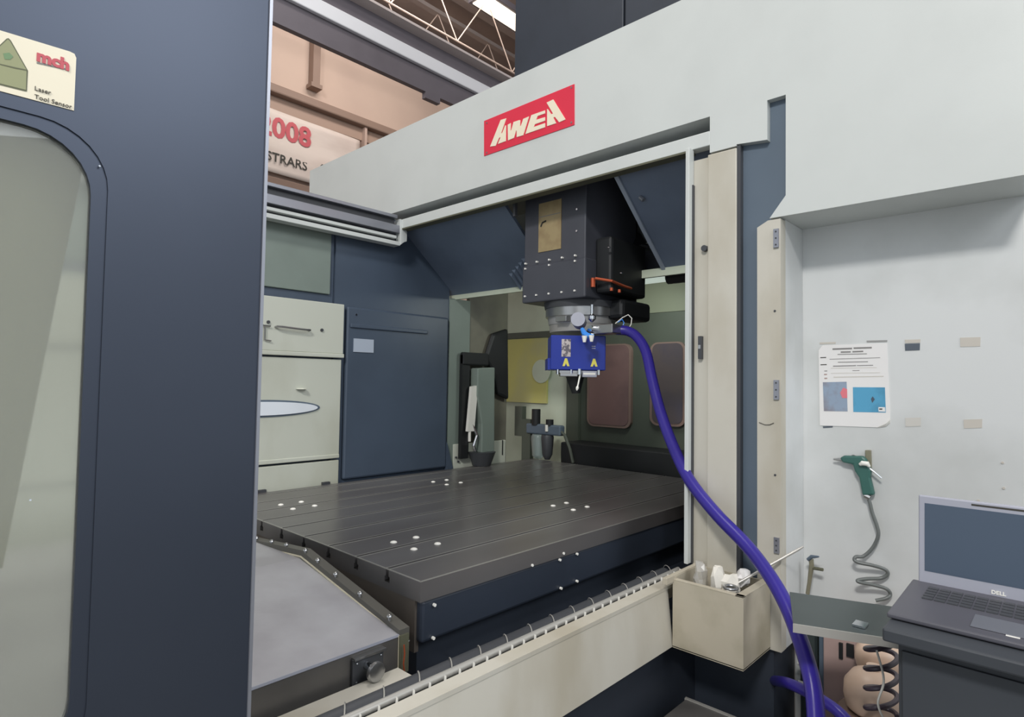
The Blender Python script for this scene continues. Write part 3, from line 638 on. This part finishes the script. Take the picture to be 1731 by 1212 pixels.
c = at(1003, 556, d=2.86); MB().cyl(c, c-Vector((.03, 0, 0)), .016, 14).build('hose_joint', M['chrome'], t, smooth=True)
MB().cyl(c-Vector((0, 0, .03)), c-Vector((.03, 0, .03)), .010, 12).build('hose_joint', M['chrome'], t, smooth=True)
MB().tube([at(984, 556, d=2.84), at(988, 564, d=2.82), at(996, 568, d=2.80), at(1004, 569, d=2.8)], [.010, .014, .012, .01], 8).build('cyan_elbow', M['cyan'], t, smooth=True)
for q in ((988, 572), (1000, 571)):
    c = at(*q, d=2.78); MB().tube([c+Vector((0, 0, .012)), c-Vector((0, 0, .018))], [.013, .007], 8).build('white_nipple', M['plug'], t)
c = at(1027, 557, d=2.86); MB().box(c.x-.05, c.x+.05, c.y-.06, c.y+.05, c.z-.022, c.z+.022).build('hose_block', M['steel'], t, bevel=.004)
B(2.58, 2.86, 1.66, 1.80, 1.93, 2.03).build('dark_manifold', M['black'], t, bevel=.02)
# blue unit
def q4(L, d, vec): return MB().prism([at(*p, d=d) for p in L], vec)
tw = Vector((-FW.x, -FW.y, 0)).normalized(); rg = Vector((RT0.x, RT0.y, 0))
uc = at(976, 596, d=2.93)
def up_(u, v, w_): return uc + rg*u + Vector((0, 0, v)) + tw*w_
def ubox(mb, u0, u1, v0, v1, w0, w1): return mb.prism([up_(u0, v0, w0), up_(u1, v0, w0), up_(u1, v1, w0), up_(u0, v1, w0)], tw*(w1-w0))
bt = ubox(MB(), -.132, .134, -.086, .082, -.22, .03).build('milling_unit', M['blue'], t, bevel=.004); lab(bt, 'blue angular milling unit')
ubox(MB(), -.146, -.132, -.086, -.03, -.2, .02).build('unit_lug', M['blue'], bt)
ubox(MB(), -.08, -.036, -.022, .063, .03, .032).build('code_plate', mat('engraved_plate', (196, 186, 184), .4, rgb2=(104, 98, 106), vscale=60, lo=.5, hi=.55), bt)
for u in (-.058, .078):
    MB().prism([up_(u-.017, -.068, .03), up_(u+.017, -.068, .03), up_(u+.005, -.030, .03), up_(u-.005, -.030, .03)], tw*.002).build('warning_mark', M['yel'], bt)
    MB().prism([up_(u-.006, -.068, .0322), up_(u+.006, -.068, .0322), up_(u, -.054, .0322)], tw*.001).build('mark_centre', M['blue'], bt)
for v in (.028, .018): ubox(MB(), .066, .084, v, v+.004, .03, .0315).build('pale_dash', M['bezel'], bt)
ubox(MB(), -.09, .10, -.103, -.086, -.18, .02).build('clamp_plate', M['steel'], t, bevel=.003)
ubox(MB(), .022, .092, -.120, -.090, -.02, .034).build('sensor_block', M['bezel'], t, bevel=.003)
ubox(MB(), -.085, .0, -.118, -.1, -.04, .03).build('sensor_foot', M['steel'], t, bevel=.003)
ubox(MB(), .026, .084, -.108, -.098, .034, .0345).build('sensor_print', M['white'], t)
for u in (-.095, -.03, .10): MB().cyl(up_(u, -.084, .024), up_(u, -.108, .024), .007, 8).build('clamp_screw', M['chrome'], t)
MB().tube([up_(-.005, -.10, -.04), up_(-.005, -.13, -.04), up_(.0, -.20, -.04)], [.052, .042, .02], 20).build('tool_taper', M['black'], t, smooth=True)
pa, pb = up_(.012, -.105, .03), up_(-.004, -.185, .03)
MB().tube([pa, pa.lerp(pb, .72), pa.lerp(pb, .80), pa.lerp(pb, .9), pb], [.0048, .0036, .0075, .007, .003], 10).build('probe_stylus', M['plug'], t, smooth=True)
MB().cyl(up_(.008, -.08, .034), up_(.008, -.108, .034), .010, 12).build('stylus_holder', M['chrome'], t, smooth=True)
MB().tube([at(1040, 547, d=2.9), at(1052, 537, d=2.9), at(1062, 532, d=2.9), at(1068, 538, d=2.88), at(1067, 548, d=2.88), at(1062, 556, d=2.88)], .0025, 6).build('white_wire', M['white'], t, smooth=True)
MB().tube([at(1044, 545, d=2.9), at(1052, 540, d=2.9), at(1055, 546, d=2.88), at(1052, 552, d=2.88)], .0025, 6).build('cyan_wire', M['cyan'], t, smooth=True)

# ================================================================== HOSES
def catmull(P, n=10):
    out = []
    P = [P[0]]+P+[P[-1]]
    for i in range(1, len(P)-2):
        for k in range(n):
            u = k/n; a, b_, c, d = P[i-1], P[i], P[i+1], P[i+2]
            out.append(.5*((2*b_)+(c-a)*u+(2*a-5*b_+4*c-d)*u*u+(3*b_-a-3*c+d)*u**3))
    return out+[P[-2]]
path = [(1043, 558, 2.86), (1062, 560, 2.84), (1078, 571, 2.80), (1092, 595, 2.74), (1102, 640, 2.66), (1116, 695, 2.57), (1138, 755, 2.46), (1166, 812, 2.34), (1210, 868, 2.20), (1262, 922, 2.06), (1302, 975, 1.95), (1330, 1025, 1.86), (1352, 1080, 1.77), (1370, 1140, 1.69), (1378, 1190, 1.62), (1380, 1260, 1.54), (1372, 1340, 1.48)]
P = catmull([at(x, y, d=d) for x, y, d in path], 8)
hose = thing('air_hose', 'thick purple hose curving from the spindle head over the sill to the floor', 'hose', P[-1])
MB().tube(P, .0232, 18).build('hose_body', M['purple'], hose, smooth=True)
MB().cyl(P[0]-(P[2]-P[0]).normalized()*.03, P[1], .021, 14).build('end_fitting', M['black'], hose, smooth=True)
P = catmull([at(x, y, d=d) for x, y, d in [(1296, 1150, 2.35), (1325, 1153, 1.98), (1355, 1165, 1.86), (1390, 1184, 1.80), (1420, 1206, 1.74), (1450, 1240, 1.68)]], 8)
tag(MB().tube(P, .017, 14).build('purple_tube', M['purple'], smooth=True), 'thinner purple tube crossing behind the thick hose at the bottom edge', 'hose')

# ================================================================== CHIP TRAY and contents
t = thing('scrap_bin', 'cream sheet-metal box hung on the sill guard beside the post', 'bin', (2.1, .93, .665))
bx0, bx1, by0, by1, bz0, bz1 = 1.984, 2.222, .804, 1.058, .667, .90
mb = MB()
mb.box(bx0, bx0+.006, by0, by1, bz0, bz1).box(bx1-.006, bx1, by0, by1, bz0, bz1).box(bx0+.006, bx1-.006, by0, by0+.006, bz0, bz1).box(bx0+.006, bx1-.006, by1-.006, by1, bz0, bz1+.012).box(bx0, bx1, by0, by1, bz0-.003, bz0+.003)
mb.build('bin_body', M['bin'], t)
B(bx0, bx1, by0, by0+.028, bz1, bz1+.004).build('front_rim', M['bin'], t, bevel=.001)
B(bx0, bx0+.020, by0, by1, bz1, bz1+.004).build('left_rim', M['bin'], t, bevel=.001)
B(bx0-.05, bx1, by1-.004, by1+.014, bz1-.006, bz1+.016).build('back_rim', M['bin'], t, bevel=.001)
def crumple(name, c, s, m, seed):
    r = random.Random(seed); bm = bmesh.new(); bmesh.ops.create_icosphere(bm, subdivisions=2, radius=1)
    for v in bm.verts:
        k = .72+.5*r.random(); v.co = Vector((v.co.x*s[0]*k, v.co.y*s[1]*k, v.co.z*s[2]*k))+Vector(c)
    mb = MB(); mb.bm.free(); mb.bm = bm; return mb.build(name, m)
floor_of_bin = B(bx0+.006, bx1-.006, by0+.006, by1-.006, bz1-.075, bz1-.07).build('scrap_fill', M['charcoal'], t)
tag(crumple('plastic_wrap', (2.08, 1.000, .900), (.034, .026, .06), M['plastic_clear'], 1), 'crumpled clear wrap at the left end of the scrap bin', 'wrapper', 'crumpled wrappers in the scrap bin')
tag(crumple('paper_wad', (2.075, .932, .892), (.036, .026, .068), M['rag'], 2), 'tall white crumpled wad in the middle of the scrap bin', 'wrapper', 'crumpled wrappers in the scrap bin')
tag(crumple('plastic_wrap', (2.09, .892, .888), (.04, .034, .05), M['rag'], 5), 'white crumpled wrap beside the ring in the scrap bin', 'wrapper', 'crumpled wrappers in the scrap bin')
tag(crumple('paper_wad', (2.16, .875, .915), (.034, .030, .034), M['paper'], 7), 'white crumpled wrap nearest the steel rod in the scrap bin', 'wrapper', 'crumpled wrappers in the scrap bin')
ring = [Vector((2.035+.022*math.cos(a), .868+.022*math.sin(a),   .908)) for a in [2*math.pi*k/20 for k in range(21)]]
tag(MB().tube(ring, .005, 8).build('steel_ring', M['steel'], smooth=True), 'round metal ring at the front corner of the scrap bin', 'ring')
ra, rb = at(1225, 998, d=2.12), at(1358, 924, d=2.10)
t = thing('steel_rod', 'thin bright steel rod leaning out of the scrap bin to the right', 'rod', ra)
MB().tube([ra, ra.lerp(rb, .93), rb], [.0048, .0048, .003], 12).build('rod_shaft', M['pale_steel'], t, smooth=True)

# ================================================================== RIGHT WALL ITEMS (on x = 2.47)
WX = 2.47
# poster
t = thing('poster', 'white printed sheet with two photos taped to the recessed panel', 'poster', (WX-.002, .6, 1.46))
def pc(X, Y, x=WX-.003): return at(1360+X/6.731, 560+Y/6.731, x=x)
out = [(160, 215), (205, 160), (940, 135), (955, 500), (975, 900), (972, 1040), (930, 1075), (860, 1095), (175, 1072)]
MB().prism([pc(*p) for p in out], (.0025, 0, 0)).build('sheet', M['paper'], t)
MB().prism([pc(978, 1000), pc(972, 1045), pc(925, 1085), pc(815, 1098), pc(930, 1050, WX-.012), pc(968, 1010, WX-.012)], (.0015, 0, 0)).build('curled_corner', M['white'], t)
def pr_(L, m, nm, dx=.0007): return MB().prism([pc(*p, x=WX-.003-dx) for p in L], (.0005, 0, 0)).build(nm, m, t)
def bar(x0, x1, y0, y1, h, m): pr_([(x0, y0-h), (x1, y1-h), (x1, y1+h), (x0, y0+h)], m, 'text_line')
for x0, x1, y0, y1, h, m in ((318, 540, 203, 195, 9, 'ink_grey'), (558, 765, 192, 186, 9, 'ink_grey'), (412, 525, 237, 234, 8, 'ink_grey'), (545, 668, 233, 228, 8, 'ink_grey'), (375, 710, 263, 256, 4, 'ink_grey'),
        (180, 245, 300, 298, 5, 'ink'), (285, 860, 318, 300, 3, 'ink_grey'), (380, 722, 352, 346, 4, 'ink_grey'), (182, 252, 381, 379, 5, 'ink'), (325, 585, 397, 390, 5, 'ink_grey'), (595, 780, 390, 386, 4, 'ink_grey'),
        (300, 820, 420, 412, 2, 'tape'), (545, 625, 447, 446, 3, 'ink_grey'), (225, 258, 452, 451, 4, 'ink_grey'), (222, 255, 492, 491, 7, 'mauve'), (225, 258, 536, 535, 7, 'mauve'), (330, 900, 522, 512, 4, 'tape'), (300, 860, 478, 470, 2, 'tape')):
    bar(x0, x1, y0, y1, h, M[m])
lab(pr_([(208, 580), (478, 574), (490, 912), (220, 908)], M['photo_a'], 'left_photo'), 'grey-blue photo with a red patch')
pr_([(405, 700), (440, 640), (484, 660), (486, 760), (430, 760)], M['pink'], 'photo_patch', .0014)
lab(pr_([(550, 636), (915, 638), (925, 925), (555, 918)], M['photo_b'], 'right_photo'), 'bright blue photo')
pr_([(755, 770), (775, 740), (800, 775), (770, 815)], M['navy'], 'photo_mark', .0014)
pr_([(840, 862), (915, 864), (920, 916), (842, 912)], M['paper'], 'photo_caption', .0014)
pr_([(850, 878), (885, 878), (885, 892), (850, 892)], M['ink'], 'caption_mark', .002)
def tape(X0, Y0, X1_, Y1, nm, m, lbl):
    P = [at(1340+x/4.425, 540+y/4.425, x=WX-.0015) for x, y in ((X0, Y0+4), (X1_, Y0), (X1_-2, Y1-4), (X0+3, Y1))]
    return tag(MB().prism(P, (.0012, 0, 0)).build(nm, m), lbl, 'tape', 'tape pieces on the recessed panel')
tape(200, 168, 322, 186, 'tape_strip', M['tape'], 'beige tape strip at the upper left corner of the poster')
tape(552, 154, 708, 172, 'tape_strip', mat('grey_tape', (150, 150, 148), .6), 'grey tape strip at the upper right corner of the poster')
tape(838, 148, 956, 178, 'tape_strip', M['tape'], 'pale tape strip just above the dark square right of the poster')
tape(838, 178, 952, 234, 'dark_tab', M['tape_dark'], 'dark grey rectangular tab right of the poster')
tape(1252, 132, 1405, 205, 'tape_strip', M['tape'], 'upper beige tape piece farthest right on the panel')
tape(842, 733, 960, 802, 'tape_strip', mat('faded_tape', (200, 197, 190), .6), 'faded tape piece beside the lower corner of the poster')
tape(1278, 745, 1418, 815, 'tape_strip', M['tape'], 'lower beige tape piece farthest right above the laptop')
tape(225, 796, 300, 812, 'tape_strip', M['tape_dark'], 'small dark tape scrap under the lower left corner of the poster')
for q in ((1695, 782), (1697, 825), (1654, 846)):
    p = at(*q, x=WX); tag(MB().cyl(p-Vector((.003, 0, 0)), p, .004, 8).build('screw', M['tape']), ['small screw on the recessed panel, highest above the laptop', 'small screw on the recessed panel, second above the laptop lid', 'small screw on the recessed panel closest to the laptop lid'][[(1695, 782), (1697, 825), (1654, 846)].index(q)], 'screw', 'screws above the laptop')
# air gun
def ag(X, Y, x=WX-.035): return at(1340+X/4.425, 740+Y/4.425, x=x)
t = thing('air_gun', 'green air blow gun hanging on the recessed panel with coiled grey tube', 'air gun', ag(560, 440))
MB().prism([ag(350, 150), (ag(380, 135)), ag(520, 138), ag(545, 160), ag(585, 250), ag(578, 300), ag(610, 430), ag(520, 432), ag(495, 300), ag(462, 250), ag(448, 200), ag(370, 185)], (.026, 0, 0)).build('gun_body', M['green'], t, bevel=.006)
MB().tube([ag(375, 165, WX-.022), ag(305, 160, WX-.022)], [.008, .003], 10).build('nozzle', M['steel'], t, smooth=True)
MB().tube([ag(425, 140, WX-.02), ag(455, 128, WX-.02), ag(490, 140, WX-.02)], .0022, 6).build('hang_loop', M['steel'], t)
MB().tube([ag(505, 200, WX-.042), ag(520, 190, WX-.046), ag(560, 195, WX-.046), ag(572, 215, WX-.042)], [.006, .009, .009, .005], 10).build('valve_button', M['white'], t, smooth=True)
MB().tube([ag(570, 225, WX-.03), ag(610, 255, WX-.03), ag(665, 302, WX-.03)], .0035, 8).build('trigger_lever', M['chrome'], t, smooth=True)
MB().tube([ag(540, 428, WX-.022), ag(580, 448, WX-.022)], .012, 10).build('collar', M['steel'], t)
# wall peg behind gun
tag(MB().prism([at(1462, 761, x=WX-.012), at(1472, 761, x=WX-.012), at(1473, 792, x=WX-.012), at(1463, 792, x=WX-.012)], (.012, 0, 0)).build('wall_peg', M['prox'], bevel=.002), 'flat metal peg on the panel behind the green air gun', 'hook')
cp = [(555, 440), (575, 480), (595, 560), (630, 660), (640, 730), (600, 820), (530, 885), (475, 890), (462, 915), (500, 935), (600, 955), (690, 985), (710, 1020), (660, 1050), (560, 1055), (490, 1065), (500, 1080), (600, 1100), (700, 1130), (730, 1170), (700, 1200), (620, 1218)]
dep = [.022, .022, .022, .022, .022, .022, .03, .045, .05, .05, .04, .025, .02, .025, .045, .06, .062, .045, .03, .02, .03, .04]
P = catmull([ag(x, y, WX-d_) for (x, y), d_ in zip(cp, dep)], 6)
lab(MB().tube(P, .0062, 10).build('coil_tube', M['tube'], t, smooth=True), 'grey coiled air tube')
# valve with lever
t = thing('ball_valve', 'small brass pipe valve standing by the panel left of the coiled tube', 'valve', at(1368, 1000, x=2.4))
MB().tube([at(1365, 1004, x=2.42), at(1368, 985, x=2.42), at(1372, 955, x=2.42), at(1371, 945, x=2.42)], [.007, .007, .009, .009], 10).build('pipe', M['prox'], t, smooth=True)
MB().tube([at(1366, 946, x=2.415), at(1372, 941, x=2.41), at(1384, 941, x=2.40)], [.007, .007, .003], 8).build('lever', M['slate'], t, smooth=True)
MB().tube([at(1373, 960, x=2.42), at(1391, 963, x=2.41)], [.006, .006], 8).build('side_outlet', M['seal'], t, smooth=True)

# ================================================================== CART, SHELF, LAPTOP
t = thing('shelf_arm', 'dark green-grey metal shelf between the hose and the cart', 'shelf', (1.85, .48, .95))
sh = [Vector((1.913, .635, .98)), Vector((2.03, .30, .98)), Vector((1.77, .28, .98)), Vector((1.67, .545, .98))]
MB().prism(sh, (0, 0, -.006)).build('shelf_top', M['shelf'], t)
MB().prism([sh[3], sh[2], sh[2]-Vector((0, 0, .022)), sh[3]-Vector((0, 0, .022))], (-.004, 0, 0)).build('front_flange', M['pale_steel'], t)  # highlight along the front edge put into its pale colour
MB().box(1.76, 1.80, .40, .43, .981, .986).build('steel_clip', M['chrome'], t)
t = thing('tool_cart', 'dark grey cart carrying the laptop at the lower right', 'cart', (1.6, .0, 0))
B(1.34, 2.02, -.55, .276, 1.115, 1.14).build('cart_top', M['cart'], t, bevel=.004)
B(1.405, 2.0, -.53, .262, .06, 1.115).build('cart_body', M['cart'], t, bevel=.004)
B(1.398, 1.405, -.52, .255, .72, 1.085).build('drawer_front', M['cart'], t, bevel=.002)
B(1.398, 1.405, -.52, .255, .12, .70).build('door_front', M['cart'], t, bevel=.002)
for x in (1.48, 1.92):
    for y in (.2, -.47): MB().cyl((x, y-.015, .032), (x, y+.015, .032), .032, 14).build('caster', M['black'], t, smooth=True)
t = thing('laptop', 'open silver laptop with a dark screen on the cart', 'laptop', (1.55, .1, 1.14))
ly0, ly1 = -.085, .268
MB().prism([(1.40, ly0, 1.142), (1.665, ly0, 1.142), (1.665, ly0, 1.158), (1.40, ly0, 1.152)], (0, ly1-ly0+.012, 0)).build('deck', M['deck'], t, bevel=.003)
kb = MB()
for r_ in range(5):
    for c_ in range(14): kb.box(1.535+r_*.019, 1.550+r_*.019, ly0+.03+c_*.0215, ly0+.048+c_*.0215, 1.1548+r_*.0004, 1.1575+r_*.0004)
ko = kb.build('keyboard', M['charcoal'], t)
B(1.43, 1.51, .04, .15, 1.1535, 1.1545).build('touchpad', M['alu'], t)
B(1.425, 1.445, .078, .098, 1.1522, 1.1532).build('deck_sticker', M['plug'], t)
lid = MB().prism([(1.658, ly0, 1.150), (1.672, ly0, 1.150), (1.679, ly0, 1.352), (1.670, ly0, 1.352)], (0, ly1-ly0, 0)).build('lid', M['bezel'], t, bevel=.003)
def lx(z): return 1.6575+(z-1.15)*(.012/.202)
MB().prism([(lx(1.183), ly0+.012, 1.183), (lx(1.335), ly0+.012, 1.335), (lx(1.335)+.002, ly0+.012, 1.335), (lx(1.183)+.002, ly0+.012, 1.183)], (0, ly1-ly0-.024, 0)).build('screen', M['screen'], lid)
MB().prism([(lx(1.343), -.02, 1.342), (lx(1.345), -.02, 1.346), (lx(1.345)+.002, -.02, 1.346), (lx(1.343)+.002, -.02, 1.342)], (0, .19, 0)).build('camera_strip', M['ink'], lid)
text('DELL', .011, (lx(1.165)-.001, .137, 1.162), (0, -1, 0), (0, 0, 1), M['plug'], lid, bold=.0004)
B(1.672, 1.69, -.02, .2, 1.142, 1.155).build('hinge', M['deck'], t)

# ================================================================== BELOW THE SHELF
t = thing('junction_case', 'mauve-grey electrical case with two black sockets under the shelf', 'electrical case', (2.42, .62, .3))
B(2.38, 2.468, .555, .675, .30, .76).build('case_body', M['mauve'], t, bevel=.004)
B(2.372, 2.38, .575, .598, .655, .70).build('socket', M['black'], t)
B(2.372, 2.38, .61, .622, .64, .695).build('socket', M['black'], t)
t = thing('cable_duct', 'grey vertical cable duct with white clips beside the purple hose', 'cable duct', (2.44, .7, 0))
B(2.42, 2.468, .678, .70, 0, .78).build('duct_body', M['slate'], t)
B(2.40, 2.468, .705, .765, .30, .76).build('dark_block', M['shelf'], t, bevel=.02)
for z in (.705, .57, .5): MB().cyl((2.395, .765, z), (2.395, .72, z+.004), .008, 8).build('clip', M['white'], t)
def jug(label, loc, r, h):
    t = thing('plastic_canister', label, 'canister', loc, 'peach canisters under the shelf'); x, y, z = loc
    MB().tube([(x, y, z), (x, y, z+h*.12), (x, y, z+h*.35), (x, y, z+h*.65), (x, y, z+h*.88), (x, y, z+h)], [r*.7, r*.93, r, r*.97, r*.72, r*.3], 24).build('body', M['peach'], t, smooth=True)
    MB().cyl((x, y, z+h-.002), (x, y, z+h+.012), r*.25, 14).build('cap', M['peach'], t, smooth=True)
cu_, cl_ = at(1488, 1136, x=2.34), at(1478, 1206, x=2.17)
jug('upper peach plastic canister under the shelf behind the coil', (2.34, cu_.y, cu_.z), .075, .105)
jug('lower peach plastic canister under the shelf behind the coil', (2.17, cl_.y, cl_.z), .085, .135)
t = thing('storage_drum', 'brown drum on the floor carrying the lower peach canister', 'drum', (2.17, cl_.y, 0))
MB().tube([(2.17, cl_.y, 0), (2.17, cl_.y, cl_.z-.01), (2.17, cl_.y, cl_.z)], [.11, .11, .10], 28).build('drum_shell', M['brown'], t, smooth=True)
o = B(2.285, 2.467, cu_.y-.07, cu_.y+.05, .0, cu_.z).build('wooden_stand', M['brown']); tag(o, 'brown stand against the panel under the upper canister', 'stand')
# lower coil
t = thing('coiled_cable', 'dark coiled cable hanging below the shelf in front of the canisters', 'cable', at(1490, 1080, d=1.75))
P = []
for k in range(0, 4*24+1):
    a = 2*math.pi*k/24; s = k/96
    px = 1490+27*math.cos(a); py = 1080+ 132*s + 8*math.sin(a); P.append(at(px, py, d=1.72-.05*math.sin(a)))
MB().tube(P, .0072, 8).build('coil', M['coil_dark'], t, smooth=True)
P = catmull([at(1482, 1100, d=1.64), at(1494, 1150, d=1.64), at(1484, 1190, d=1.64), at(1500, 1225, d=1.64)], 6)
tag(MB().tube(P, .003, 6).build('thin_wire', M['white'], smooth=True), 'thin pale wire hanging in front of the dark coiled cable', 'wire')
# step plate at the bottom edge
t = thing('step_box', 'grey step box on the floor below the sill guard and scrap bin', 'step', (1.6, .8, 0))
z = .45
B(1.1, 2.085, .50, 1.055, .0, z).build('plate', M['mat_grey'], t, bevel=.004)
B(2.075, 2.087, .50, 1.057, z-.004, z+.004).build('plate_edge', M['pale_steel'], t)
bpy.context.view_layer.update()
for o in bpy.data.objects:
    if '_o' in o: del o['_o']
